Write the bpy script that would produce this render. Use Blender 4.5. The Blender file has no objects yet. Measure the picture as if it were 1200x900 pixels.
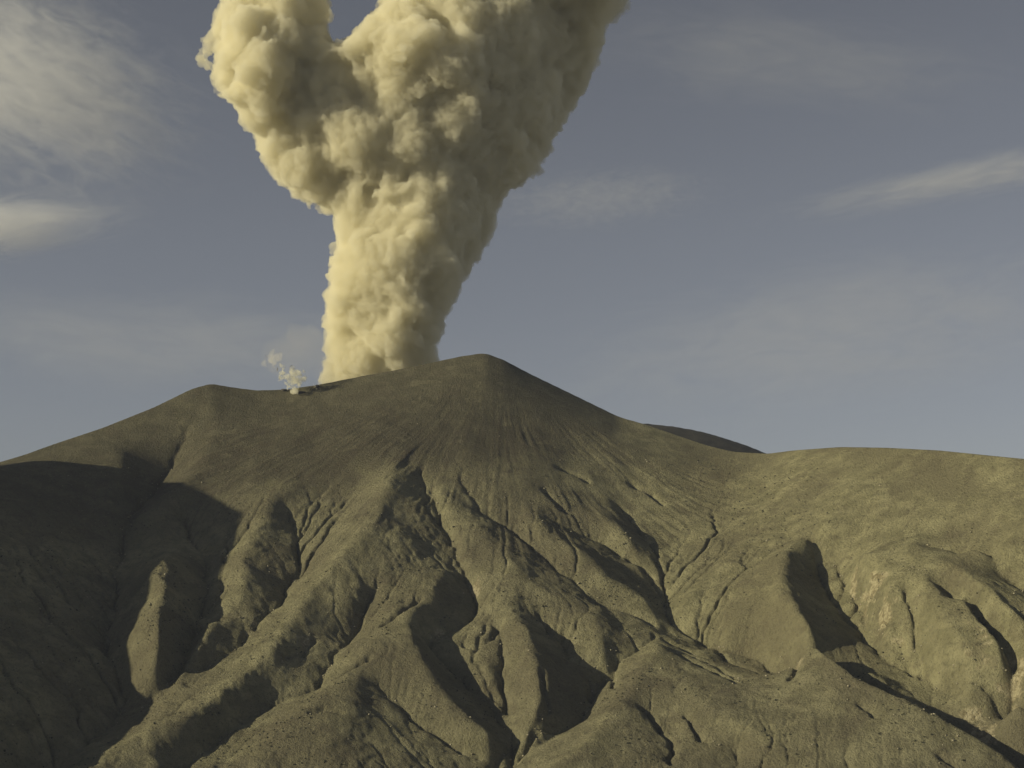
import bpy, math, random
import numpy as np
from mathutils import Vector, Matrix

C = bpy.context.scene.collection
rad = math.radians

# ------------------------------------------------------------------ camera
PITCH = rad(7.0)
F = 1800.0                      # focal length in units of a 1200 px wide frame
W0, H0 = 1200.0, 900.0
cam_d = bpy.data.cameras.new('camera')
cam_d.sensor_width = 36.0
cam_d.lens = 36.0 * F / W0
cam_d.clip_start = 1.0
cam_d.clip_end = 200000.0
cam = bpy.data.objects.new('camera', cam_d)
cam.location = (0, 0, 0)
cam.rotation_euler = (math.pi / 2 + PITCH, 0, 0)
C.objects.link(cam)
bpy.context.scene.camera = cam


def ray(u, v):
    """azimuth and tangent of elevation seen at a place of the picture"""
    a = (np.asarray(u, float) - W0 / 2) / F
    b = -(np.asarray(v, float) - H0 / 2) / F
    dx = a
    dy = math.cos(PITCH) - b * math.sin(PITCH)
    dz = math.sin(PITCH) + b * math.cos(PITCH)
    return np.arctan2(dx, dy), dz / np.hypot(dx, dy)


def place(u, v, y):
    """world point on the line of sight at forward distance y"""
    th, te = ray(u, v)
    r = y / math.cos(float(th))
    return Vector((r * math.sin(float(th)), y, r * float(te)))


# ------------------------------------------------------------------ noise
def _hash(ix, iy, seed):
    h = (ix.astype(np.int64) * 374761393 + iy.astype(np.int64) * 668265263 + seed * 974711) & 0x7fffffff
    h = ((h ^ (h >> 13)) * 1274126177) & 0x7fffffff
    h = ((h ^ (h >> 16)) * 2246822519) & 0x7fffffff
    return (h ^ (h >> 15)) & 0xffff


def perlin(x, y, seed=0):
    ix = np.floor(x); iy = np.floor(y)
    fx = x - ix; fy = y - iy
    ux = fx * fx * fx * (fx * (fx * 6 - 15) + 10)
    uy = fy * fy * fy * (fy * (fy * 6 - 15) + 10)

    def g(dx, dy):
        a = _hash(ix + dx, iy + dy, seed) * (2 * math.pi / 65536.0)
        return np.cos(a) * (fx - dx) + np.sin(a) * (fy - dy)
    a = g(0, 0); b = g(1, 0); c = g(0, 1); d = g(1, 1)
    return 1.5 * ((a + (b - a) * ux) * (1 - uy) + (c + (d - c) * ux) * uy)


def fbm(x, y, octaves, seed=0, gain=0.5):
    s = np.zeros_like(x); a = 1.0
    for k in range(octaves):
        s += a * perlin(x, y, seed + k * 17)
        x = x * 2.03 + 11.3; y = y * 2.03 - 7.7; a *= gain
    return s


def sstep(a, b, x):
    t = np.clip((x - a) / (b - a), 0, 1)
    return t * t * (3 - 2 * t)


# ------------------------------------------------------------------ terrain
SKY = [(-620, 300), (-420, 358), (-300, 388), (-200, 430), (-110, 494), (-60, 534), (-30, 548), (0, 541), (30, 532), (60, 521), (120, 501), (180, 477), (225, 455),  # unseen ridge left of the frame, raised to shade the left flank
       (247, 449), (270, 453), (300, 457), (335, 456), (375, 450), (430, 439), (480, 430), (540, 417), (568, 413),
       (590, 421), (620, 437), (680, 466), (725, 488), (760, 498), (800, 512), (830, 522), (860, 529), (900, 531),
       (930, 527), (985, 523), (1040, 524), (1100, 527), (1200, 537), (1400, 562), (1700, 640)]
RTOP = [(-620, 3500), (-420, 3650), (-200, 3850), (0, 4000), (247, 4150), (568, 4200), (760, 4260), (860, 4240), (985, 3860), (1200, 3480),
        (1500, 3250), (1700, 3250)]
CONV = [(-620, 0.1), (0, 0.14), (250, 0.18), (568, 0.2), (760, 0.14), (900, 0.0), (1000, -0.12), (1700, -0.12)]

TH0, TH1, DTH = rad(-31.0), rad(25.0), 0.0008
R0G, R1G, DLR = 2050.0, 5700.0, 0.0009
th = np.arange(TH0, TH1, DTH)
lr = np.arange(math.log(R0G), math.log(R1G), DLR)
r = np.exp(lr)
NT, NR = len(th), len(r)

su = np.array([p[0] for p in SKY], float); sv = np.array([p[1] for p in SKY], float)
dense_u = np.linspace(su[0], su[-1], 1600)
dense_v = np.interp(dense_u, su, sv)
ker = np.hanning(15); ker /= ker.sum()
dense_v = np.convolve(np.pad(dense_v, 7, mode='edge'), ker, mode='valid')
sth, ste = ray(dense_u, dense_v)
te_top = np.interp(th, sth, ste)
u_of_th = np.interp(th, sth, dense_u)
Rt = np.interp(u_of_th, [p[0] for p in RTOP], [p[1] for p in RTOP])
cv = np.interp(u_of_th, [p[0] for p in CONV], [p[1] for p in CONV])
def smooth1(a, sig):
    n_ = int(4 * sig / DTH); k_ = np.exp(-0.5 * (np.arange(-n_, n_ + 1) * DTH / sig) ** 2); k_ /= k_.sum()
    return np.convolve(np.pad(a, n_, mode='edge'), k_, mode='valid')


Rt = smooth1(Rt, rad(1.3)); cv = smooth1(cv, rad(1.3))
zt = Rt * te_top
RB, ZB = 2700.0, -325.0


def base_height(rr, Rt, zt, cv):
    t = (rr - RB) / (Rt - RB)
    up = ZB + (zt - ZB) * np.where(t > 0, (1 - cv) * t + cv * t * t, (1 - cv) * t * 1.25)
    s = np.maximum(rr - Rt, 0)
    # behind the crest: a crater bowl near the axis, plain falling ground elsewhere
    down = zt - 0.62 * s + 0.00004 * s * s * 2
    z = np.where(rr <= Rt, up, down)
    return np.maximum(z, -700)


zt_soft = smooth1(zt, rad(3.2))
TH, RR = np.meshgrid(th, r, indexing='ij')
tq = (RR - RB) / (Rt[:, None] - RB)
ztop = zt_soft[:, None] + (zt - zt_soft)[:, None] * sstep(0.84, 1.0, tq)
Zb = base_height(RR, Rt[:, None], ztop, cv[:, None])
X = RR * np.sin(TH); Y = RR * np.cos(TH)

# crest and gully lines of the mountain: (across, down, metres above or below the mean slope)
LINES = [
    # --- shaded spur on the left
    [(-120, 560, 50), (-80, 600, 72), (-75, 680, 70), (-90, 780, 72), (-110, 900, 72)],
    [(-60, 552, 20), (0, 556, 22), (30, 585, 20), (60, 640, 15), (60, 720, 5), (40, 800, 0), (0, 880, 0)],
    [(228, 480, -6), (216, 508, -36), (202, 540, -60), (176, 578, -66), (150, 612, -64), (135, 680, -62), (130, 760, -64), (140, 825, -68), (90, 880, -72), (30, 930, -75)],
    [(70, 530, 6), (110, 522, 8), (140, 535, 4), (130, 580, -14)],
    [(252, 462, 3), (252, 500, 4), (232, 545, 4), (205, 574, 10), (180, 594, -4), (158, 603, -26)],
    [(206, 604, -36), (234, 648, -58), (240, 700, -58), (228, 750, -50), (200, 805, -58), (150, 838, -66)],
    [(196, 640, 4), (192, 668, 20), (190, 700, 32), (184, 735, 34), (186, 768, 14), (190, 792, -26)],
    [(248, 722, 0), (230, 758, -4), (210, 786, -24)],
    [(190, 672, 20), (166, 682, 0), (146, 696, -34)], [(184, 730, 32), (160, 740, 2), (142, 752, -40)], [(178, 705, 8), (160, 716, -14), (146, 724, -44)],
    [(292, 742, -36), (258, 772, -40), (213, 797, -52)],
    [(345, 560, 6), (318, 588, 8), (298, 630, -2), (284, 660, -6), (282, 690, -10), (292, 722, -26)],
    [(265, 600, -4), (262, 640, -30), (258, 690, -40), (240, 715, -45)],
    [(330, 600, -18), (350, 640, -40), (347, 672, -42), (322, 712, -40), (296, 740, -36)],
    # --- the central spur
    [(424, 556, -4), (396, 606, -12), (366, 648, -22), (350, 672, -36)],
    [(468, 498, 3), (463, 528, 14), (455, 565, 34), (432, 612, 40), (398, 652, 32), (360, 690, 22), (330, 740, 16), (290, 790, 8), (240, 828, 6), (170, 860, -10), (100, 905, -20)],
    [(455, 590, 20), (462, 640, 20), (445, 680, 10), (400, 700, 18)],
    [(440, 690, -8), (418, 735, -26), (378, 785, -26), (376, 805, -30), (340, 818, -34), (300, 838, -44), (250, 868, -48), (205, 905, -52)],
    [(525, 664, 4), (500, 690, 16), (478, 725, 20), (440, 755, 14), (400, 800, 12), (350, 845, 6), (300, 890, 0)],
    [(478, 725, 20), (486, 760, 18), (510, 800, 8), (545, 840, -8), (576, 864, -28)],
    [(440, 800, -6), (478, 836, -26), (520, 868, -44), (560, 890, -58)],
    [(420, 790, 12), (395, 850, 8), (385, 920, 4)],
    # --- the middle gully
    [(490, 552, -4), (503, 590, -24), (520, 625, -26), (538, 660, -30), (556, 712, -32), (530, 738, -36), (505, 756, -42), (530, 786, -48), (560, 816, -54), (585, 846, -58), (600, 872, -62), (575, 905, -66), (540, 940, -70)],
    [(520, 575, 2), (528, 605, 0), (545, 650, -6), (572, 700, -6), (560, 745, -14), (560, 775, -20), (578, 815, -40)],
    [(578, 730, -8), (590, 775, -26), (588, 812, -46), (598, 840, -58)],
    [(540, 548, -3), (552, 585, -14), (575, 606, -18), (600, 622, -20), (630, 648, -22), (652, 670, -22), (680, 688, -20), (705, 712, -22), (735, 722, -24), (765, 734, -28)],
    [(538, 590, 3), (566, 625, 10), (600, 662, 12), (630, 690, 8), (660, 710, 2)],
    [(575, 690, 6), (602, 718, 14), (622, 755, 20), (636, 790, 16), (632, 830, 0), (616, 862, -30)],
    [(632, 716, -8), (655, 752, -30), (682, 782, -42), (706, 798, -46), (682, 840, -52), (642, 862, -58), (610, 888, -64), (575, 905, -66)],
    [(765, 736, -8), (742, 762, -18), (722, 776, -28), (706, 798, -44)],
    [(690, 720, 2), (705, 745, 2), (700, 770, -12)],
    # --- foreground dome at the bottom
    [(770, 748, 6), (752, 775, 14), (726, 825, 14), (690, 870, 10), (640, 915, 4)],
    [(770, 750, 8), (800, 800, 20), (850, 845, 18), (910, 875, 12), (980, 910, 8)],
    [(750, 828, 4), (785, 858, -10), (782, 895, -14)],
    [(805, 845, 10), (832, 866, -4), (866, 880, -10), (856, 905, -12)],
    # --- right of the centre
    [(640, 604, -2), (670, 622, -16), (700, 636, -24), (740, 660, -30), (766, 682, -34), (780, 706, -38), (778, 722, -38)],
    [(622, 600, 6), (655, 632, 10), (700, 664, 6), (738, 690, 0), (762, 712, -14)],
    [(714, 578, -4), (735, 602, -18), (752, 628, -22), (766, 648, -22), (776, 668, -26), (780, 700, -36)],
    [(690, 596, 4), (716, 612, 5), (740, 636, 0), (752, 655, -10)],
    [(802, 612, -14), (788, 645, -26), (778, 672, -30)],
    [(778, 722, -38), (805, 742, -40), (842, 757, -42), (880, 772, -50), (905, 790, -58), (926, 802, -64), (962, 820, -70), (1020, 846, -76), (1092, 868, -80), (1160, 892, -84), (1230, 925, -88)],
    [(770, 756, -6), (806, 768, -14), (835, 780, -14), (866, 798, -12)],
    [(900, 600, 4), (850, 660, 4), (800, 710, -12)],
    # --- right hand spurs
    [(975, 612, 6), (938, 630, 20), (916, 650, 35), (920, 692, 42), (946, 738, 38), (1000, 782, 32), (1056, 812, 22), (1106, 838, 8), (1150, 866, -8), (1200, 905, -26)],
    [(916, 670, 24), (880, 710, 10), (850, 740, -14)],
    [(952, 640, -22), (980, 666, -50), (1000, 704, -58), (1038, 753, -58), (1062, 776, -60), (1100, 802, -66), (1142, 824, -72), (1178, 848, -80), (1230, 880, -84)],
    [(960, 660, -42), (980, 706, -58), (1006, 744, -64), (1036, 772, -68), (1072, 796, -72)],
    [(1010, 776, 0), (1040, 808, -24), (1066, 830, -44), (1094, 852, -66)],
    [(1005, 640, 6), (1040, 662, 8), (1085, 682, 18), (1100, 718, 16), (1130, 758, 4), (1160, 786, -10), (1174, 800, -34)],
    [(1040, 662, 8), (1035, 700, 0), (1050, 735, -16)],
    [(1090, 684, 2), (1112, 702, -18), (1136, 726, -36), (1150, 746, -46), (1166, 776, -58), (1184, 802, -72), (1182, 846, -80)],
    [(1072, 630, 0), (1130, 652, -30), (1172, 678, -40), (1230, 712, -42)],
    [(1066, 634, 6), (1100, 658, 22), (1150, 690, 24), (1200, 724, 18), (1240, 750, 10)],
    [(1130, 700, 10), (1156, 726, 8), (1176, 760, -4), (1190, 785, -28)],
    [(1172, 702, 4), (1196, 738, -14), (1220, 770, -24)],
    [(1240, 780, 4), (1206, 806, -10), (1186, 838, -40)],
    [(1230, 600, 4), (1180, 640, 6), (1140, 636, 0)],
]


def locate(u, v, d):
    """grid column and row of the surface point seen at (u, v) when it lies d metres off the mean slope"""
    t, te = ray(u, v)
    i = (float(t) - TH0) / DTH
    ic = int(min(max(round(i), 0), NT - 1))
    prof = (Zb[ic] + d) / r
    lim = np.searchsorted(r, Rt[ic])
    k = np.nonzero(prof[:lim] >= te)[0]
    j = k[0] if len(k) else lim - 1
    if j > 0 and len(k):
        p0, p1 = prof[j - 1], prof[j]
        j = j - 1 + (te - p0) / max(p1 - p0, 1e-9)
    return i, float(j)


# narrow water-cut trenches that lie on the slopes without a valley of their own
SLITS = [
    [(632, 790), (642, 818), (627, 832), (606, 856), (600, 872)], [(606, 835), (598, 850), (600, 868)], [(780, 756), (806, 768), (832, 778)],
    [(828, 776), (850, 788), (868, 799)], [(776, 736), (800, 745), (826, 756)], [(836, 732), (850, 746), (880, 758), (902, 776)],
    [(752, 832), (770, 846), (788, 862), (782, 892)], [(802, 842), (818, 862), (832, 868)], [(395, 790), (418, 782), (430, 776)], [(362, 842), (380, 838), (400, 842)],
    [(720, 790), (716, 770), (723, 758)], [(690, 790), (694, 778), (690, 770)], [(545, 742), (560, 748), (578, 740), (585, 728)],
    [(1014, 778), (1030, 794), (1042, 812)], [(924, 806), (932, 784), (928, 778)], [(1004, 836), (1020, 840), (1026, 848)], [(1100, 885), (1120, 894), (1140, 905)],
    [(640, 722), (652, 735), (660, 730), (668, 742)], [(660, 735), (664, 752), (672, 760)],
    [(640, 570), (655, 590), (668, 596)], [(735, 560), (760, 572), (775, 585)], [(655, 545), (675, 552), (690, 560)], [(1130, 700), (1150, 720), (1162, 742)],
    [(980, 690), (1000, 672), (1020, 668)], [(1060, 690), (1072, 720), (1078, 745)], [(330, 770), (350, 760), (368, 742)], [(445, 735), (470, 722), (492, 705)],
]
CHAN = np.zeros((NT, NR))


def cut(i, j, a):
    i = int(round(i)); j = int(round(j))
    if 1 <= i < NT - 1 and 1 <= j < NR - 1:
        CHAN[i, j] = max(CHAN[i, j], a); CHAN[i + 1, j] = max(CHAN[i + 1, j], a * 0.9)


ST = 4
nt, nr = NT // ST + 1, NR // ST + 1
acc = np.zeros((nt, nr)); cnt = np.zeros((nt, nr))


def put(i, j, d):
    i = int(round(i / ST)); j = int(round(j / ST))
    if 0 <= i < nt and 0 <= j < nr:
        acc[i, j] += d; cnt[i, j] += 1


for L in LINES:
    L = [(u, v, d * ((0.9 if d < 0 else 1.0) if u < 700 else (1.15 if u < 1000 else 1.2) if d < 0 else 1.1)) for u, v, d in L]
    pts = [(locate(*p), p[2]) for p in L]
    # smooth curve through the points
    P = np.array([[a[0], a[1], d] for a, d in pts])
    sd0 = int(abs(L[0][0]) * 7 + L[0][1]) % 997; run = 0.0
    for k in range(len(P) - 1):
        p0 = P[max(k - 1, 0)]; p1 = P[k]; p2 = P[k + 1]; p3 = P[min(k + 2, len(P) - 1)]
        n = int(max(abs(p2[0] - p1[0]), abs(p2[1] - p1[1])) / 1.5) + 2
        for s in np.linspace(0, 1, n):
            q = 0.5 * (2 * p1 + (p2 - p0) * s + (2 * p0 - 5 * p1 + 4 * p2 - p3) * s * s + (3 * p1 - p0 - 3 * p2 + p3) * s ** 3)
            a_ = np.array([run + s * max(abs(p2[0] - p1[0]), abs(p2[1] - p1[1]))])
            wg = 2.8 * perlin(a_ / 40, a_ * 0 + 0.5, sd0)[0] + 1.3 * perlin(a_ / 13, a_ * 0 + 0.5, sd0 + 3)[0]
            wh = 2.2 * perlin(a_ / 30, a_ * 0 + 0.5, sd0 + 5)[0]
            put(q[0] + wg, q[1] + wh, p1[2] + (p2[2] - p1[2]) * s)
            dd_ = p1[2] + (p2[2] - p1[2]) * s
            if dd_ < -3 and p0[2] + p3[2] < 0 and min(p1[2], p2[2]) < -12 and L[0][2] < 3 and L[0][0] > 180 and L[0][0] != 802:
                w2 = 4 * perlin(a_ / 17, a_ * 0 + 0.3, sd0 + 9)[0] + 2 * perlin(a_ / 6, a_ * 0 + 0.3, sd0 + 11)[0]
                cut(q[0] + wg + w2, q[1] + wh, min(1.0, -dd_ / 25) * (0.65 + 0.6 * perlin(a_ / 40, a_ * 0 + 0.8, sd0 + 13)[0]))
        run += max(abs(p2[0] - p1[0]), abs(p2[1] - p1[1]))
for L in SLITS:
    P = np.array([locate(u, v, 0) for u, v in L])
    for k in range(len(P) - 1):
        n = int(np.abs(P[k + 1] - P[k]).max() / 0.7) + 2
        for s in np.linspace(0, 1, n):
            a_ = np.array([k * 40.0 + s * n * 0.7])
            w2 = 3 * perlin(a_ / 15, a_ * 0 + 0.3, int(L[0][0]))[0] + 1.5 * perlin(a_ / 5, a_ * 0 + 0.3, int(L[0][1]))[0]
            q = P[k] + (P[k + 1] - P[k]) * s
            cut(q[0] + w2, q[1], 0.6 + 0.3 * perlin(a_ / 25, a_ * 0 + 0.6, 7)[0])
# no change at the crest and beyond, nor at the foot
for i in range(nt):
    ii = min(i * ST, NT - 1)
    jc = int(np.searchsorted(r, Rt[ii]) / ST)
    acc[i, jc - 1:] = 0; cnt[i, jc - 1:] = 1
fixed = cnt > 0
val = np.where(fixed, acc / np.maximum(cnt, 1), 0)


def relax(val, fixed, f0, n, wt, wr):
    f = np.where(fixed, val, f0)
    for _ in range(n):
        p = np.pad(f, 1, mode='edge')
        g = (wt * (p[:-2, 1:-1] + p[2:, 1:-1]) + wr * (p[1:-1, :-2] + p[1:-1, 2:])) / (2 * wt + 2 * wr)
        f = np.where(fixed, val, g)
    return f


def down2(a, c):
    n, m = a.shape[0] // 2 * 2, a.shape[1] // 2 * 2
    aa = (a * c)[:n, :m].reshape(n // 2, 2, m // 2, 2).sum((1, 3))
    cc = c[:n, :m].reshape(n // 2, 2, m // 2, 2).sum((1, 3))
    return aa / np.maximum(cc, 1), (cc > 0).astype(float)


def resize(a, n, m):
    xi = (np.arange(n) + 0.5) / n * a.shape[0] - 0.5
    yi = (np.arange(m) + 0.5) / m * a.shape[1] - 0.5
    x0 = np.clip(np.floor(xi).astype(int), 0, a.shape[0] - 1); x1 = np.clip(x0 + 1, 0, a.shape[0] - 1)
    y0 = np.clip(np.floor(yi).astype(int), 0, a.shape[1] - 1); y1 = np.clip(y0 + 1, 0, a.shape[1] - 1)
    fx = np.clip(xi - x0, 0, 1)[:, None]; fy = np.clip(yi - y0, 0, 1)[None]
    return (a[np.ix_(x0, y0)] * (1 - fx) * (1 - fy) + a[np.ix_(x1, y0)] * fx * (1 - fy)
            + a[np.ix_(x0, y1)] * (1 - fx) * fy + a[np.ix_(x1, y1)] * fx * fy)


pyr = [(val, fixed.astype(float))]
for _ in range(3):
    pyr.append(down2(*pyr[-1]))
wt, wr = 1 / DTH ** 2, 1 / DLR ** 2
f = np.zeros_like(pyr[-1][0])
for (v_, c_), n in zip(reversed(pyr), (600, 300, 200, 160)):
    f = resize(f, *v_.shape)
    f = relax(v_, c_ > 0, f, n, wt, wr)


def blur(a, n):
    for _ in range(n):
        p = np.pad(a, 1, mode='edge')
        a = 0.25 * (p[:-2, 1:-1] + p[2:, 1:-1] + p[1:-1, :-2] + p[1:-1, 2:])
    return a


f = blur(f, 1)
D = resize(f, NT, NR)
D = blur(D, 3)
rt = RR / Rt[:, None]
inner = 1 - sstep(0.93, 1.0, rt)            # fades features out at the crest line
warpx = fbm(X / 90, Y / 90, 4, 5); warpy = fbm(X / 90, Y / 90, 4, 55)
Z = Zb + D
Z += inner * (9 * fbm(X / 260, Y / 260, 3, 3) + 3.2 * fbm(X / 75 + 0.4 * warpx, Y / 75 + 0.4 * warpy, 3, 9) * (1 - 0.75 * sstep(0.5, 0.75, tq)))
ch = blur(CHAN, 2) * 2.6
ch2 = blur(ch, 14) * 1.6
CH = np.clip(ch, 0, 1.2)
Z -= inner * (11.0 * CH + 7.0 * np.clip(ch2, 0, 1))
# fine radial rills of the upper cone: noise stretched down the slope
AX = np.array([-40.0, 4330.0])
ang = np.arctan2(X - AX[0], AX[1] - Y); dist = np.hypot(X - AX[0], Y - AX[1])
rill = perlin(ang * 58 + 0.5 * warpx, dist / 260, 21) + 0.6 * perlin(ang * 125 + 0.6 * warpx, dist / 170, 22)
rillmask = inner * sstep(1500, 700, dist) * sstep(0.0, 60, 0.035 * (Rt[:, None] * 1 - RR) * 40) 
Z += 1.9 * rill * rillmask * (0.35 + 1.1 * sstep(-0.3, 0.5, fbm(X / 180, Y / 180, 3, 47)))
# grain on the ground
Z += (0.35 + 0.65 * inner) * (1 - 0.55 * sstep(0.5, 0.75, tq)) * ((0.5 + 1.2 * sstep(0.0, 0.5, fbm(X / 140, Y / 140, 3, 37))) * fbm(X / 18 + warpx, Y / 18 + warpy, 4, 31, 0.62))
leftp = sstep(360, 280, u_of_th)[:, None] * inner * (1 - sstep(0.5, 0.7, tq))
Z += leftp * 3.0 * fbm(X / 48 + 0.5 * warpx, Y / 48 + 0.5 * warpy, 3, 41)

# ---- running water: flow accumulation and incision on the grid
idx = np.arange(NT * NR).reshape(NT, NR)
cell = (RR * DTH) * (RR * DLR)


def flow(Z):
    best = np.zeros((NT, NR)); rec = idx.copy()
    for di in (-1, 0, 1):
        for dj in (-1, 0, 1):
            if di == 0 and dj == 0:
                continue
            L = np.sqrt((di * DTH) ** 2 + (dj * DLR) ** 2) * RR
            zi = np.full((NT, NR), 1e9); ni = idx.copy()
            a0, a1 = max(0, -di), NT - max(0, di); b0, b1 = max(0, -dj), NR - max(0, dj)
            zi[a0:a1, b0:b1] = Z[a0 + di:a1 + di, b0 + dj:b1 + dj]
            ni[a0:a1, b0:b1] = idx[a0 + di:a1 + di, b0 + dj:b1 + dj]
            s = (Z - zi) / L * rs.uniform(0.7, 1.3, (NT, NR))
            m = s > best
            best[m] = s[m]; rec[m] = ni[m]
    order = np.argsort(-Z.ravel(), kind='stable').tolist()
    A = cell.ravel().tolist(); R_ = rec.ravel().tolist()
    for k in order:
        q = R_[k]
        if q != k:
            A[q] += A[k]
    return np.array(A).reshape(NT, NR), best


rs = np.random.default_rng(5)
visible = sstep(2100, 2250, RR) * (RR < Rt[:, None] * 0.995)
for it in range(6):
    A, S = flow(Z)
    inc = 0.026 * np.maximum(np.sqrt(A) - 18 - 150 * sstep(0.5, 0.8, tq), 0) * np.minimum(S, 1.2)
    inc = np.minimum(inc, 5.0) * visible
    inc = 0.5 * inc + 0.5 * blur(inc, 1)
    Z = Z - inc
    Z = Z + 0.18 * (blur(Z, 1) - Z)
A, S = flow(Z)
FLOW = blur(np.log10(np.maximum(A, 1)), 1)

def grid_mesh(name, P):
    n, m = P.shape[:2]
    me = bpy.data.meshes.new(name)
    ids = np.arange(n * m).reshape(n, m)
    q = np.stack([ids[:-1, :-1], ids[1:, :-1], ids[1:, 1:], ids[:-1, 1:]], -1).reshape(-1, 4)
    me.vertices.add(n * m); me.vertices.foreach_set('co', P.reshape(-1).astype(np.float32))
    me.loops.add(q.size); me.loops.foreach_set('vertex_index', q.reshape(-1).astype(np.int32))
    me.polygons.add(len(q)); me.polygons.foreach_set('loop_start', np.arange(0, q.size, 4, dtype=np.int32))
    me.update(calc_edges=True)
    me.polygons.foreach_set('use_smooth', np.ones(len(q), bool))
    me.validate()
    return me


def attr(me, name, a):
    t = me.attributes.new(name, 'FLOAT', 'POINT')
    t.data.foreach_set('value', np.ascontiguousarray(a, dtype=np.float32).reshape(-1))


def link(name, me, m=None, kind=None, label=None, cat=None, group=None, parent=None):
    o = bpy.data.objects.new(name, me); C.objects.link(o)
    if m is not None:
        me.materials.append(m)
    if kind: o['kind'] = kind
    if label: o['label'] = label
    if cat: o['category'] = cat
    if group: o['group'] = group
    if parent: o.parent = parent
    return o


# ------------------------------------------------------------------ node helper
class Nodes:
    def __init__(s, name):
        s.m = bpy.data.materials.new(name); s.m.use_nodes = True
        s.t = s.m.node_tree; s.t.nodes.clear()
        s.out = s.t.nodes.new('ShaderNodeOutputMaterial')

    def n(s, typ, **kw):
        x = s.t.nodes.new(typ)
        for k, v in kw.items():
            if k in x.inputs.keys():
                s.set(x.inputs[k], v)
            else:
                setattr(x, k, v)
        return x

    def set(s, sock, v):
        if isinstance(v, bpy.types.NodeSocket):
            s.t.links.new(v, sock)
        else:
            sock.default_value = v

    def math(s, op, a, b=None, c=None, clamp=False):
        x = s.t.nodes.new('ShaderNodeMath'); x.operation = op; x.use_clamp = clamp
        s.set(x.inputs[0], a)
        if b is not None: s.set(x.inputs[1], b)
        if c is not None: s.set(x.inputs[2], c)
        return x.outputs[0]

    def mix(s, f, a, b, mode='MIX'):
        x = s.t.nodes.new('ShaderNodeMix'); x.data_type = 'RGBA'; x.blend_type = mode
        s.set(x.inputs[0], f); s.set(x.inputs[6], a); s.set(x.inputs[7], b)
        return x.outputs[2]

    def step(s, v, a, b, lo=0.0, hi=1.0):
        x = s.t.nodes.new('ShaderNodeMapRange'); x.interpolation_type = 'SMOOTHSTEP'
        s.set(x.inputs[0], v); x.inputs[1].default_value = a; x.inputs[2].default_value = b
        x.inputs[3].default_value = lo; x.inputs[4].default_value = hi
        return x.outputs[0]

    def noise(s, vec, scale, detail=4, rough=0.55, dist=0.0):
        x = s.t.nodes.new('ShaderNodeTexNoise')
        s.set(x.inputs['Vector'], vec); x.inputs['Scale'].default_value = scale
        x.inputs['Detail'].default_value = detail; x.inputs['Roughness'].default_value = rough
        x.inputs['Distortion'].default_value = dist
        return x.outputs['Fac']


def c4(r_, g_, b_): return (r_, g_, b_, 1)


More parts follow.
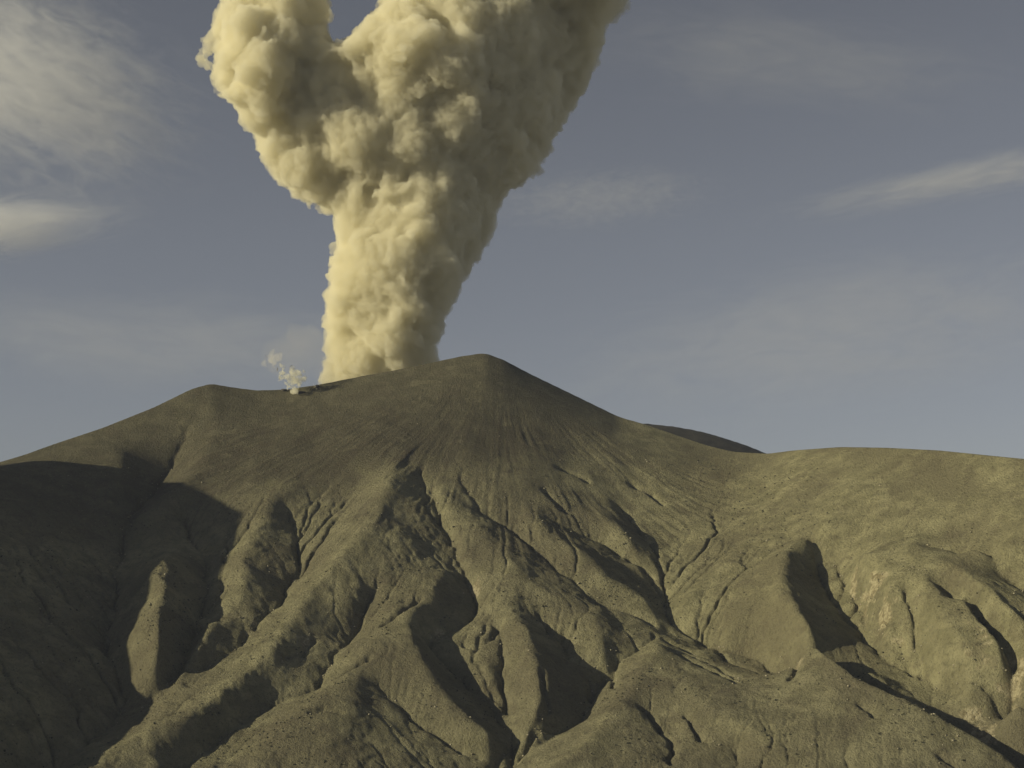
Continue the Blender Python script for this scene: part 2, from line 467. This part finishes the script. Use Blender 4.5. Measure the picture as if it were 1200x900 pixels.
def ground_material():
    k = Nodes('volcanic_slope')
    geo = k.n('ShaderNodeNewGeometry'); pos = geo.outputs['Position']
    sep = k.n('ShaderNodeSeparateXYZ', Vector=pos)
    nz = k.n('ShaderNodeSeparateXYZ', Vector=geo.outputs['Normal']).outputs[2]
    fl = k.n('ShaderNodeAttribute', attribute_name='flow').outputs['Fac']
    ash = k.n('ShaderNodeAttribute', attribute_name='ash').outputs['Fac']
    rillc = k.n('ShaderNodeAttribute', attribute_name='rill').outputs['Fac']
    n1 = k.noise(pos, 1 / 220, 5, 0.6); n2 = k.noise(pos, 1 / 45, 5, 0.6); n3 = k.noise(pos, 1 / 9, 4, 0.65); n4 = k.noise(pos, 1 / 4.5, 5, 0.78)
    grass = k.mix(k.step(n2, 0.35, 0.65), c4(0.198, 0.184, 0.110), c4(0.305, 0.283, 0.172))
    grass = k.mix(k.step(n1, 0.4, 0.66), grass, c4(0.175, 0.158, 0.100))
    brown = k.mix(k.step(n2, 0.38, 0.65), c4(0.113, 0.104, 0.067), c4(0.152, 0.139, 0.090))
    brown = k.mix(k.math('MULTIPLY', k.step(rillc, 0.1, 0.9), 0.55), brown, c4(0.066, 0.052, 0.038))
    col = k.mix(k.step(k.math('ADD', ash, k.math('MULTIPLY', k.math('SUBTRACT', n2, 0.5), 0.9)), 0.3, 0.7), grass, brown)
    # washed-out brown streaks where water runs, bare scree tongues
    col = k.mix(k.step(k.math('ADD', fl, k.math('MULTIPLY', n3, 1.2)), 2.6, 3.9, 0, 0.55), col, c4(0.105, 0.088, 0.060))
    n5 = k.noise(pos, 1 / 75, 6, 0.66, 0.5)
    col = k.mix(k.step(n5, 0.54, 0.61, 0, 0.34), col, c4(0.110, 0.092, 0.064))
    col = k.mix(k.step(n5, 0.40, 0.33, 0, 0.35), col, c4(0.27, 0.245, 0.155))
    # grain: tufts and bare patches
    col = k.mix(k.step(n3, 0.53, 0.70, 0, 0.5), col, c4(0.058, 0.052, 0.030))
    col = k.mix(k.step(n4, 0.55, 0.68, 0, 0.6), col, c4(0.29, 0.265, 0.17))
    col = k.mix(k.step(n4, 0.45, 0.34, 0, 0.6), col, c4(0.050, 0.046, 0.028))
    # pale tuff where the ground is too steep to hold plants
    steep = k.math('ADD', nz, k.math('MULTIPLY', k.math('SUBTRACT', n3, 0.5), 0.35))
    pale = k.mix(k.step(k.noise(pos, 1 / 14, 5, 0.7, 0.8), 0.38, 0.62), c4(0.20, 0.17, 0.10), c4(0.44, 0.39, 0.26))
    cl = k.n('ShaderNodeAttribute', attribute_name='tuff').outputs['Fac']
    col = k.mix(k.math('MULTIPLY', k.step(steep, 0.78, 0.64), k.step(k.math('ADD', cl, k.math('MULTIPLY', k.math('SUBTRACT', n2, 0.5), 3.0)), 0.6, 0.95)), col, pale)
    # gravel in the stream beds
    bed = k.math('MULTIPLY', k.step(fl, 3.4, 4.6), k.step(n3, 0.42, 0.62))
    col = k.mix(k.math('MULTIPLY', bed, 0.55), col, c4(0.22, 0.195, 0.125))
    side = k.n('ShaderNodeAttribute', attribute_name='sunlit_grass').outputs['Fac']
    col = k.mix(side, col, k.mix(1.0, col, c4(1.12, 1.12, 1.06), 'MULTIPLY'))  # grass right of centre lightened, sunlight put into its colour
    b = k.n('ShaderNodeBump', Strength=1.0, Distance=6.0, Height=k.math('ADD', k.math('MULTIPLY', n3, 0.7), k.math('MULTIPLY', n4, 0.9)))
    p = k.n('ShaderNodeBsdfPrincipled', **{'Base Color': col, 'Roughness': 0.95, 'Normal': b.outputs[0]})
    p.inputs['Specular IOR Level'].default_value = 0.1
    k.t.links.new(p.outputs[0], k.out.inputs[0])
    return k.m


M_ground = ground_material()
P = np.stack([X, Y, Z], -1)
me = grid_mesh('volcano_slope', P)
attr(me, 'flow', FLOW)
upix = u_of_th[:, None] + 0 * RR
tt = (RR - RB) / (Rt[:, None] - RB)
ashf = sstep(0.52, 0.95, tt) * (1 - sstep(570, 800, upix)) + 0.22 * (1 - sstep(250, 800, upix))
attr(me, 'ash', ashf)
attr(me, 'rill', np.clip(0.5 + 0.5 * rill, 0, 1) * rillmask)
tuff = np.zeros_like(Z)
for (u, v, wd) in [(1020, 690, 37), (1040, 715, 31), (1000, 672, 22), (1075, 690, 25), (1150, 760, 28), (1195, 775, 37), (1150, 818, 37), (1110, 860, 31),
                   (1000, 835, 28), (930, 800, 28), (1085, 850, 28), (775, 655, 19), (740, 640, 19), (560, 690, 22), (520, 745, 25), (300, 735, 19), (360, 760, 16), (1190, 690, 25)]:
    i, j = locate(u, v, -25)
    i = min(int(i), NT - 1); j = min(int(j), NR - 1)
    tuff = np.maximum(tuff, np.exp(-((X - X[i, j]) ** 2 + (Y - Y[i, j]) ** 2 * 0.4) / wd ** 2))
attr(me, 'tuff', tuff)
attr(me, 'sunlit_grass', sstep(620, 900, upix) * sstep(0.1, 0.4, tt))
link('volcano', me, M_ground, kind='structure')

# valley floor far below, one sheet out to the horizon
n = 60
g = np.sign(np.linspace(-1, 1, n)) * np.abs(np.linspace(-1, 1, n)) ** 1.5 * 11900
GX, GY = np.meshgrid(g, g, indexing='ij')
me = grid_mesh('ground', np.stack([GX, GY, np.full_like(GX, -640.0)], -1))
link('ground', me, M_ground, kind='structure')

# hill behind the saddle, its colour darkened for the shade of the cone
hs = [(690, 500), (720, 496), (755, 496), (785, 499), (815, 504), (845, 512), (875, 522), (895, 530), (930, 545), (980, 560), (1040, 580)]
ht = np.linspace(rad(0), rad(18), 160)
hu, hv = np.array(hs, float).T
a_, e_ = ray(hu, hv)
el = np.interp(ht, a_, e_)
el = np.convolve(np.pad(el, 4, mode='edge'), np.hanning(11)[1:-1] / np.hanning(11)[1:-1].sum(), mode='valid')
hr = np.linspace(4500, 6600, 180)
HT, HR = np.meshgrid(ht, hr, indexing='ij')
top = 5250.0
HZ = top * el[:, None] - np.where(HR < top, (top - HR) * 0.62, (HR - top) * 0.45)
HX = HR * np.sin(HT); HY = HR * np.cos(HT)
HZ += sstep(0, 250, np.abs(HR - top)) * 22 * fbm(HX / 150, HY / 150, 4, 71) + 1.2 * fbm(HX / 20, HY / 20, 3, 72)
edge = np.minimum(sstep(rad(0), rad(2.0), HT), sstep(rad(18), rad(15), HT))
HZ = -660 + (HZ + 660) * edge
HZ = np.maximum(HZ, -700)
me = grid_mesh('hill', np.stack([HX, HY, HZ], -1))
kk = Nodes('shaded_hill')
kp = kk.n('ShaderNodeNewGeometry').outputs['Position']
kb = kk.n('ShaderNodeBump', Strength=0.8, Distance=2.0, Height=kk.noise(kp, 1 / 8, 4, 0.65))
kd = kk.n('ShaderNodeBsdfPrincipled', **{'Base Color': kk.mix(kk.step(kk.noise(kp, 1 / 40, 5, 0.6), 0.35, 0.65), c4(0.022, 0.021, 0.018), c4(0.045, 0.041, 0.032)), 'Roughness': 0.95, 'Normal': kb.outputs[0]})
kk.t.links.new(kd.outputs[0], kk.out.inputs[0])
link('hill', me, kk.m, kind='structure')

# ------------------------------------------------------------------ ash plume, steam
def perlin3(p, seed=0):
    i = np.floor(p); f_ = p - i
    u_ = f_ * f_ * f_ * (f_ * (f_ * 6 - 15) + 10)
    ix, iy, iz = i[:, 0], i[:, 1], i[:, 2]

    def g(a, b, c):
        h = _hash(ix + a, iy + b + (iz + c) * 57, seed)
        ph = h * (2 * math.pi / 65536.0); zz = ((h * 7919) % 65536) / 32768.0 - 1
        q = np.sqrt(np.maximum(1 - zz * zz, 0))
        return q * np.cos(ph) * (f_[:, 0] - a) + q * np.sin(ph) * (f_[:, 1] - b) + zz * (f_[:, 2] - c)
    x00 = g(0, 0, 0) * (1 - u_[:, 0]) + g(1, 0, 0) * u_[:, 0]
    x10 = g(0, 1, 0) * (1 - u_[:, 0]) + g(1, 1, 0) * u_[:, 0]
    x01 = g(0, 0, 1) * (1 - u_[:, 0]) + g(1, 0, 1) * u_[:, 0]
    x11 = g(0, 1, 1) * (1 - u_[:, 0]) + g(1, 1, 1) * u_[:, 0]
    y0 = x00 * (1 - u_[:, 1]) + x10 * u_[:, 1]
    y1 = x01 * (1 - u_[:, 1]) + x11 * u_[:, 1]
    return 1.4 * (y0 * (1 - u_[:, 2]) + y1 * u_[:, 2])


def poly_dist(poly, pts):
    """signed distance (positive inside) of points to a closed outline"""
    A_ = np.array(poly, float); B_ = np.roll(A_, -1, 0)
    d = np.full(len(pts), 1e9); inside = np.zeros(len(pts), bool)
    for a, b in zip(A_, B_):
        ab = b - a; t = np.clip(((pts - a) @ ab) / (ab @ ab), 0, 1)
        d = np.minimum(d, np.hypot(*(pts - a - t[:, None] * ab).T))
        cr = ((a[1] > pts[:, 1]) != (b[1] > pts[:, 1])) & (pts[:, 0] < (b[0] - a[0]) * (pts[:, 1] - a[1]) / (b[1] - a[1] + 1e-12) + a[0])
        inside ^= cr
    return np.where(inside, d, -d)


_ico = {}


def ico(n):
    if n not in _ico:
        import bmesh
        bm = bmesh.new(); bmesh.ops.create_icosphere(bm, subdivisions=n, radius=1.0)
        v = np.array([q.co for q in bm.verts]); fc = np.array([[w_.index for w_ in p_.verts] for p_ in bm.faces])
        bm.free(); _ico[n] = (v, fc)
    return _ico[n]


def puff_mesh(name, balls, voxel, warp, billow, clean=False):
    """union of many balls, remeshed to one closed skin, then roughened into cauliflower billows"""
    def skin(me, size):
        ob = bpy.data.objects.new(name, me); C.objects.link(ob)
        md = ob.modifiers.new('skin', 'REMESH'); md.mode = 'VOXEL'; md.voxel_size = size
        dg = bpy.context.evaluated_depsgraph_get(); dg.update()
        m2 = bpy.data.meshes.new_from_object(ob.evaluated_get(dg))
        bpy.data.objects.remove(ob); bpy.data.meshes.remove(me)
        return m2

    V, Fc, off = [], [], 0
    for (c, R) in balls:
        v, fc = ico(3 if R > 14 * voxel else 2)
        V.append(v * R + np.array(c)); Fc.append(fc + off); off += len(v)
    V = np.concatenate(V); Fc = np.concatenate(Fc)
    me = bpy.data.meshes.new(name)
    me.from_pydata(V.tolist(), [], Fc.tolist()); me.update()
    m2 = skin(me, voxel)
    nv = len(m2.vertices)
    co = np.empty(nv * 3, np.float32); m2.vertices.foreach_get('co', co); co = co.reshape(-1, 3).astype(float)
    for (amp, sc_, sd_) in warp:
        q = co / sc_
        co = co + amp * np.stack([perlin3(q + 3.1, sd_), perlin3(q + 17.7, sd_ + 1), perlin3(q + 31.3, sd_ + 2)], -1)
    for (amp, sc_, sd_) in billow:
        m2.vertices.foreach_set('co', co.astype(np.float32).reshape(-1)); m2.update()
        no = np.empty(nv * 3, np.float32); m2.vertices.foreach_get('normal', no); no = no.reshape(-1, 3)
        b = np.abs(perlin3(co / sc_, sd_)); b = (b + 0.01) ** 0.65
        co = co + no * (amp * (b - 0.5))[:, None]
    m2.vertices.foreach_set('co', co.astype(np.float32).reshape(-1)); m2.update()
    if clean:
        m2 = skin(m2, voxel * 0.9)
        # keep only pieces big enough to be part of the body
        nv = len(m2.vertices); ed = np.empty(len(m2.edges) * 2, np.int32); m2.edges.foreach_get('vertices', ed); ed = ed.reshape(-1, 2)
        lab = np.arange(nv)
        while True:
            m = np.minimum(lab[ed[:, 0]], lab[ed[:, 1]]); new = lab.copy()
            np.minimum.at(new, lab[ed[:, 0]], m); np.minimum.at(new, lab[ed[:, 1]], m)
            new = new[new]; new = new[new]
            if (new == lab).all():
                break
            lab = new
        ct = np.bincount(lab, minlength=nv); drop = np.nonzero(ct[lab] < 0.05 * nv)[0]
        if len(drop):
            import bmesh
            bm = bmesh.new(); bm.from_mesh(m2); bm.verts.ensure_lookup_table()
            bmesh.ops.delete(bm, geom=[bm.verts[int(q)] for q in drop], context='VERTS')
            bm.to_mesh(m2); bm.free()
    m2.polygons.foreach_set('use_smooth', np.ones(len(m2.polygons), bool))
    m2.name = name
    return m2


def smoke_material(name, color, density, aniso=0.0):
    k = Nodes(name)
    v = k.n('ShaderNodeVolumePrincipled')
    v.inputs['Color'].default_value = color; v.inputs['Density'].default_value = density
    v.inputs['Anisotropy'].default_value = aniso
    k.t.links.new(v.outputs[0], k.out.inputs['Volume'])
    return k.m


OUT = [(370, 462), (372, 425), (377, 395), (372, 365), (372, 335), (380, 315), (378, 290), (394, 268), (375, 250), (352, 238), (335, 215), (312, 195),
       (297, 178), (290, 160), (268, 132), (243, 100), (234, 72), (243, 35), (252, 8), (256, -20), (275, -60), (320, -80), (365, -55), (388, -10), (388, 20), (390, 44), (402, 44),
       (420, 28), (434, 6), (440, -30), (470, -80), (540, -110), (640, -120), (715, -90), (752, -40), (740, 8), (722, 38), (710, 72), (692, 110), (670, 145),
       (645, 176), (626, 206), (598, 222), (584, 245), (576, 280), (556, 312), (538, 345), (526, 375), (520, 400), (512, 440), (508, 462)]
rng = np.random.default_rng(11)
PY = 4440.0
PXM = PY / (F * math.cos(PITCH))
cand = np.stack([rng.uniform(225, 745, 60000), rng.uniform(-125, 462, 60000)], -1)
de = poly_dist(OUT, cand)
keep = de > 4
OUT2 = [p_ for p_ in OUT if not (382 < p_[0] < 445 and p_[1] < 60)]
de2 = poly_dist(OUT2, cand)
deT = de + (np.maximum(de2, de) - de) * sstep(25, 95, cand[:, 1])
cand, de, deT = cand[keep], de[keep], deT[keep]
balls = []
# how far the parts of the plume lean towards the valley (-) or away from it (+)
LEAN = [(280, 70, 52, 95, -62), (350, 190, 45, 40, -25), (430, 150, 75, 48, 45), (490, 50, 90, 36, -40), (650, 90, 60, 110, 80), (512, 198, 30, 26, 60),
        (440, 320, 60, 110, -15), (566, 270, 24, 70, 75), (585, 170, 30, 40, 15), (345, 110, 20, 40, 20)]


def lean(u, v):
    return sum(a * math.exp(-((u - cu) / su_) ** 2 - ((v - cv_) / sv_) ** 2) for cu, cv_, su_, sv_, a in LEAN)


# five sizes of billow, each touching the outline or the front and back of the swollen body
for (R, N) in ((85, 40), (58, 80), (38, 150), (24, 260), (15, 420), (9, 600)):
    ok = np.nonzero(de >= R * 0.98)[0]
    near = np.nonzero((de >= R * 0.9) & (de < R * 1.3))[0]
    if R <= 24:                                    # most of the small ones close to the outline
        pick = np.concatenate([rng.choice(ok, N // 3), rng.choice(near, N - N // 3)])
    else:
        pick = rng.choice(ok, N)
    for q in pick:
        dmax = 125.0
        dd = min(deT[q], dmax)
        T = 0.95 * math.sqrt(max(dd * (2 * dmax - dd), 1)) * (0.9 if cand[q, 1] < 230 else 0.8)
        side = -1 if rng.random() < 0.68 else 1
        dep = side * max(T - R, 0) * (rng.uniform(0.8, 1.04) if R < 50 else rng.uniform(0.0, 0.95))
        dep += lean(*cand[q])
        c = place(cand[q, 0], cand[q, 1], PY + dep * PXM)
        balls.append((tuple(c), R * PXM * rng.uniform(0.92, 1.03) * (1 + dep * PXM / PY)))
for u, v, R, dep in ((395, 112, 52, -42), (352, 120, 48, -34), (420, 165, 58, -42), (455, 120, 55, -45), (480, 175, 55, -39), (410, 75, 26, -34), (375, 78, 24, -27)):
    balls.append((tuple(place(u, v, PY + dep * PXM)), R * PXM))
me = puff_mesh('ash_plume', balls, 3.2, [(40, 220, 400), (14, 80, 410)], [(20, 90, 420), (15, 40, 421), (10, 20, 422), (7, 9.5, 423)], True)
M_ash = smoke_material('ash_smoke', c4(0.940, 0.910, 0.765), 0.044)
link('ash_plume', me, M_ash, label='huge billowing cream and grey ash plume rising from the volcano crater', cat='ash plume')


# faint dust drifting off the foot of the plume
rgd = np.random.default_rng(3)
me = puff_mesh('dust_haze', [(tuple(place(u + rgd.normal() * 6, v + rgd.normal() * 5, 4380 + rgd.normal() * 30)), R * 2.4) for u, v, R in
               ((368, 440, 18), (355, 432, 18), (340, 420, 22), (330, 405, 20), (352, 412, 24), (362, 395, 22), (345, 395, 18), (500, 428, 18), (380, 446, 14), (440, 440, 14), (470, 434, 14))],
               8, [(30, 70, 600)], [(8, 30, 601)])
link('dust_haze', me, smoke_material('drifting_dust', c4(0.95, 0.90, 0.80), 0.0011), label='faint dusty haze drifting off the foot of the ash plume above the rim', cat='dust haze')


# ---- steam at the rim
def small_puffs(spec, y0, seed):
    rg = np.random.default_rng(seed); out = []
    for (u, v, R, n_, sp) in spec:
        for _ in range(n_):
            c = place(u + rg.normal() * sp, v + rg.normal() * sp, y0 + rg.normal() * sp * 2.4)
            out.append((tuple(c), R * 2.4 * rg.uniform(0.6, 1.1)))
    return out


M_steam = smoke_material('steam', c4(0.99, 0.97, 0.84), 0.08)
M_wisp = smoke_material('thin_steam', c4(0.98, 0.95, 0.88), 0.022)
me = puff_mesh('steam_puff', small_puffs([(345, 456, 4.2, 8, 2.2), (347, 448, 3.6, 12, 3), (350, 440, 3.2, 12, 3.5), (343, 437, 3, 9, 3.5), (333, 437, 3.2, 7, 3), (328, 441, 2.5, 5, 2), (336, 446, 2.6, 5, 2.5), (330, 432, 2.2, 5, 3), (354, 443, 3, 5, 2.5), (339, 452, 3, 5, 2)], 4085, 5),
               1.2, [(8, 22, 500), (3, 8, 503)], [(4, 12, 501), (2.5, 6, 502)])
link('steam_puff', me, M_steam, label='small white steam puff on the crater rim left of the ash plume', cat='steam puff')
me = puff_mesh('steam_wisp', small_puffs([(318, 419, 4, 9, 3.5), (326, 417, 3.5, 8, 3.5), (312, 424, 3, 5, 3), (322, 428, 2.5, 5, 4)], 4085, 6),
               1.3, [(9, 22, 510)], [(4, 12, 511), (2, 6, 512)])
link('steam_wisp', me, M_wisp, label='thin torn wisp of steam floating just above the small steam puff', cat='steam wisp')
me = puff_mesh('steam_jet', small_puffs([(371, 456, 1.2, 4, 0.4), (369, 453, 1.2, 4, 0.4), (367.5, 450.5, 1.0, 3, 0.4)], 4095, 7), 0.8, [], [(0.8, 4, 521)])
link('steam_jet', me, M_steam, label='tiny slanting jet of white steam between the steam puff and the ash plume', cat='steam jet')

# ---- dark rocks sticking out of the rim, with their own cracked faces
def rock_mesh(name, c, size, seed, sub=4):
    v, fc = ico(sub)
    rg = np.random.default_rng(seed)
    p = v * np.array(size)
    for _ in range(9):                                  # flat broken faces
        nrm = rg.normal(size=3); nrm /= np.linalg.norm(nrm)
        h = 0.55 * np.linalg.norm(nrm * np.array(size)) * rg.uniform(0.85, 1.4)
        ex = np.maximum(p @ nrm - h, 0); p = p - ex[:, None] * nrm * 0.9
    p = p + v * (0.12 * min(size) * perlin3(v * 3 + seed, seed))[:, None]
    me = bpy.data.meshes.new(name)
    me.from_pydata((p + np.array(c)).tolist(), [], fc.tolist()); me.update()
    return me


def rock_material(name, a, b_):
    k = Nodes(name)
    pos = k.n('ShaderNodeNewGeometry').outputs['Position']
    n_ = k.noise(pos, 0.4, 4, 0.6)
    b = k.n('ShaderNodeBump', Strength=0.8, Distance=0.6, Height=n_)
    p = k.n('ShaderNodeBsdfPrincipled', **{'Base Color': k.mix(k.step(n_, 0.35, 0.65), a, b_), 'Roughness': 0.9, 'Normal': b.outputs[0]})
    k.t.links.new(p.outputs[0], k.out.inputs[0])
    return k.m


M_dark = rock_material('dark_lava', c4(0.03, 0.026, 0.022), c4(0.07, 0.058, 0.045))
M_pale = rock_material('pale_rock', c4(0.20, 0.175, 0.115), c4(0.40, 0.36, 0.26))
for u, v, sz, sd_, lb in ((334, 457, (11, 8, 5), 1, 'dark lava rock on the crater rim at the left foot of the steam puff'),
                          (352, 460, (22, 9, 4), 2, 'long low dark lava rock on the crater rim right under the steam puff'),
                          (373.5, 453, (6, 6, 8), 3, 'dark upright lava rock on the crater rim beside the tiny steam jet')):
    i, j = locate(u, v, 0); i = int(i); j = int(j)
    c = (X[i, j], Y[i, j], Z[i, j] + 1.0)
    link('lava_rock', rock_mesh('lava_rock', c, sz, sd_), M_dark, label=lb, cat='rock')

# ---- loose stones and low shrubs, far too many to count
def scatter(name, m, n_, weight, lo, hi, seed, flat, kind_sub=1):
    rg = np.random.default_rng(seed)
    w_ = (weight * cell).ravel(); cs = np.cumsum(w_); pk = np.searchsorted(cs, rg.uniform(0, cs[-1], n_))
    base, fc = ico(kind_sub)
    nb = len(base)
    V = np.empty((n_, nb, 3)); s_ = lo + (hi - lo) * rg.random(n_) ** 3.5
    for q, kx in enumerate(pk):
        i, j = divmod(int(kx), NR)
        a = rg.uniform(0, 6.283); ca, sa = math.cos(a), math.sin(a)
        sh = np.array([1, rg.uniform(0.6, 1.0), flat * rg.uniform(0.7, 1.2)])
        p = base * (1 + 0.28 * rg.normal(size=(nb, 1))) * sh * s_[q]
        p = np.stack([p[:, 0] * ca - p[:, 1] * sa, p[:, 0] * sa + p[:, 1] * ca, p[:, 2]], -1)
        V[q] = p + np.array([X[i, j] + rg.uniform(-1.5, 1.5), Y[i, j] + rg.uniform(-2, 2), Z[i, j] + 0.15 * s_[q]])
    Fx = (fc[None] + (np.arange(n_) * nb)[:, None, None]).reshape(-1, 3)
    me = bpy.data.meshes.new(name)
    V = V.reshape(-1, 3)
    me.vertices.add(len(V)); me.vertices.foreach_set('co', V.reshape(-1).astype(np.float32))
    me.loops.add(Fx.size); me.loops.foreach_set('vertex_index', Fx.reshape(-1).astype(np.int32))
    me.polygons.add(len(Fx)); me.polygons.foreach_set('loop_start', np.arange(0, Fx.size, 3, dtype=np.int32))
    me.update(calc_edges=True); me.validate()
    return me


lit = (np.abs(TH) < rad(20)) * (RR > 2400) * (RR < Rt[:, None] * 0.97)
patch = sstep(0.05, 0.6, fbm(X / 120, Y / 120, 4, 91))
lowr = 1 - sstep(0.45, 0.8, tq)
wgt = lit * (0.008 + sstep(3.3, 4.6, FLOW) * 1.0 * lowr + 1.6 * np.clip(CH, 0, 1) + 0.25 * np.clip(ch2, 0, 1) + 0.1 * patch * lowr + 0.7 * sstep(0.3, 0.9, tuff))
link('scattered_stones', scatter('scattered_stones', M_pale, 3600, wgt, 0.5, 2.8, 21, 0.75), M_pale, kind='stuff', label='pale loose stones strewn along the gullies of the mountain', cat='stones')
M_shrub = rock_material('dry_shrub', c4(0.035, 0.036, 0.018), c4(0.07, 0.066, 0.032))
patch2 = sstep(0.1, 0.6, fbm(X / 150 + 9, Y / 150, 4, 95))
wgt = lit * lowr * (0.05 + 0.9 * patch2) + 0.4 * lit * sstep(760, 830, upix) * (1 - sstep(930, 1000, upix)) * sstep(0.5, 0.7, tq)
link('low_shrubs', scatter('low_shrubs', M_shrub, 11000, wgt, 0.5, 2.6, 22, 0.7), M_shrub, kind='stuff', label='low dark shrubs dotted over the grassy slopes of the mountain', cat='shrubs')

# ---- thin high clouds far behind, real bodies of thin vapour
def cloud_mesh(name, size, seed):
    v, fc = ico(4)
    p = v * (1 + 0.18 * perlin3(v * 2.2 + seed, seed))[:, None] * np.array(size)
    me = bpy.data.meshes.new(name); me.from_pydata(p.tolist(), [], fc.tolist()); me.update()
    return me


def cloud_material(name, size, dens, scale, stretch, lo, hi, tilt, off):
    k = Nodes(name)
    co = k.n('ShaderNodeTexCoord').outputs['Object']
    e = k.n('ShaderNodeVectorMath', operation='DIVIDE'); k.set(e.inputs[0], co); e.inputs[1].default_value = size
    ln = k.n('ShaderNodeVectorMath', operation='LENGTH'); k.set(ln.inputs[0], e.outputs[0])
    fall = k.step(ln.outputs['Value'], 0.15, 0.86, 1.0, 0.0)
    mp = k.n('ShaderNodeMapping'); k.set(mp.inputs[0], co)
    mp.inputs['Location'].default_value = off
    mp.inputs['Rotation'].default_value = (0, tilt, 0); mp.inputs['Scale'].default_value = (scale / stretch, scale, scale)
    n_ = k.noise(mp.outputs[0], 1.0, 9, 0.7, 1.1)
    d_ = k.math('MULTIPLY', k.step(k.math('ADD', n_, k.math('MULTIPLY', fall, 0.14)), lo, hi), k.math('MULTIPLY', fall, dens))
    v = k.n('ShaderNodeVolumePrincipled', Density=d_)
    v.inputs['Color'].default_value = c4(0.97, 0.97, 0.97); v.inputs['Anisotropy'].default_value = 0.1
    k.t.links.new(v.outputs[0], k.out.inputs['Volume'])
    return k.m


CY = 16000.0; CPX = CY / (F * math.cos(PITCH))
for (u, v, hw, hh, hd, tilt, dens, sc_, st_, lo, hi, lb) in (
        (40, 95, 330, 190, 120, 0.42, 0.0019, 0.0042, 2.4, 0.50, 0.74, 'broad ragged grey white cloud high in the left part of the sky'),
        (-40, 268, 290, 66, 90, -0.08, 0.0024, 0.0036, 3.0, 0.47, 0.72, 'lower pale cloud wedge at the left edge of the sky'),
        (1150, 206, 400, 40, 60, -0.19, 0.0016, 0.0068, 4.5, 0.49, 0.74, 'thin white streak of cirrus rising to the right edge of the sky'),
        (700, 232, 240, 62, 60, -0.08, 0.0008, 0.0095, 2.0, 0.51, 0.76, 'faint rippled wisps of cirrus just right of the ash plume'),
        (1000, 390, 560, 150, 90, -0.14, 0.0005, 0.0030, 3.2, 0.46, 0.74, 'very faint veil of cloud low over the right shoulder'),
        (200, 400, 520, 100, 90, 0.05, 0.0004, 0.0030, 3.2, 0.46, 0.74, 'very faint veil of cloud low behind the left flank and steam'),
        (930, 70, 420, 120, 90, 0.10, 0.0003, 0.0030, 3.2, 0.47, 0.76, 'very faint veil of cloud high to the right of the ash plume')):
    size = (hw * CPX, hd * CPX, hh * CPX)
    mm = cloud_material('cirrus_vapour', size, dens, sc_, st_, lo, hi, 0, (u * 3.7, v * 1.9, u * 0.7))
    ob = link('cirrus_cloud', cloud_mesh('cirrus_cloud', size, int(u + v)), mm, label=lb, cat='cloud', group='thin high clouds')
    ob.location = place(u, v, CY); ob.rotation_euler = (0, tilt, 0)


# ---- the air between the viewpoint and the mountain: one closed box with the ground, the mountain and the plume inside
def box_mesh(name, lo, hi):
    x0, y0, z0 = lo; x1, y1, z1 = hi
    me = bpy.data.meshes.new(name)
    me.from_pydata([(x0, y0, z0), (x1, y0, z0), (x1, y1, z0), (x0, y1, z0), (x0, y0, z1), (x1, y0, z1), (x1, y1, z1), (x0, y1, z1)], [],
                   [(0, 3, 2, 1), (4, 5, 6, 7), (0, 1, 5, 4), (1, 2, 6, 5), (2, 3, 7, 6), (3, 0, 4, 7)])
    me.update(); return me


link('haze', box_mesh('haze', (-12000, -12000, -702), (12000, 12000, 2600)), smoke_material('thin_air', c4(0.58, 0.68, 1.0), 0.000012), kind='stuff')

# ------------------------------------------------------------------ light
SUN_EL, SUN_FRONT = rad(18), rad(19)
sd = Vector((-math.cos(SUN_EL) * math.cos(SUN_FRONT), -math.cos(SUN_EL) * math.sin(SUN_FRONT), math.sin(SUN_EL)))
L = bpy.data.lights.new('sun', 'SUN'); L.energy = 4.9; L.angle = rad(0.53); L.color = (1.0, 0.905, 0.62)
so = bpy.data.objects.new('sun', L); C.objects.link(so)
so.rotation_euler = sd.to_track_quat('Z', 'Y').to_euler(); so.location = sd * 9000

w = bpy.data.worlds.new('World'); bpy.context.scene.world = w; w.use_nodes = True
t = w.node_tree; t.nodes.clear()
o = t.nodes.new('ShaderNodeOutputWorld'); bg = t.nodes.new('ShaderNodeBackground')
s = t.nodes.new('ShaderNodeTexSky'); s.sky_type = 'NISHITA'; s.sun_disc = False
s.sun_elevation = SUN_EL; s.sun_rotation = math.atan2(sd.x, sd.y)
s.altitude = 2500; s.air_density = 1.0; s.dust_density = 1.2; s.ozone_density = 1.0
hsv = t.nodes.new('ShaderNodeHueSaturation'); hsv.inputs['Saturation'].default_value = 0.36
t.links.new(s.outputs[0], hsv.inputs['Color']); mul = t.nodes.new('ShaderNodeMix'); mul.data_type = 'RGBA'; mul.blend_type = 'MULTIPLY'; mul.inputs[0].default_value = 1.0
mul.inputs[7].default_value = (0.985, 0.97, 0.985, 1); t.links.new(hsv.outputs[0], mul.inputs[6]); t.links.new(mul.outputs[2], bg.inputs[0])
bg.inputs[1].default_value = 0.050
t.links.new(bg.outputs[0], o.inputs[0])
# the air of the sky has no colour of its own; leave the camera exposure alone
sc = bpy.context.scene
sc.view_settings.view_transform = 'Standard'; sc.view_settings.look = 'None'
sc.view_settings.exposure = 0.0; sc.view_settings.gamma = 1.0
sc.cycles.volume_bounces = 10
sc.cycles.volume_step_rate = 0.45
sc.cycles.max_bounces = 12
sc.cycles.diffuse_bounces = 2
sc.cycles.transparent_max_bounces = 16
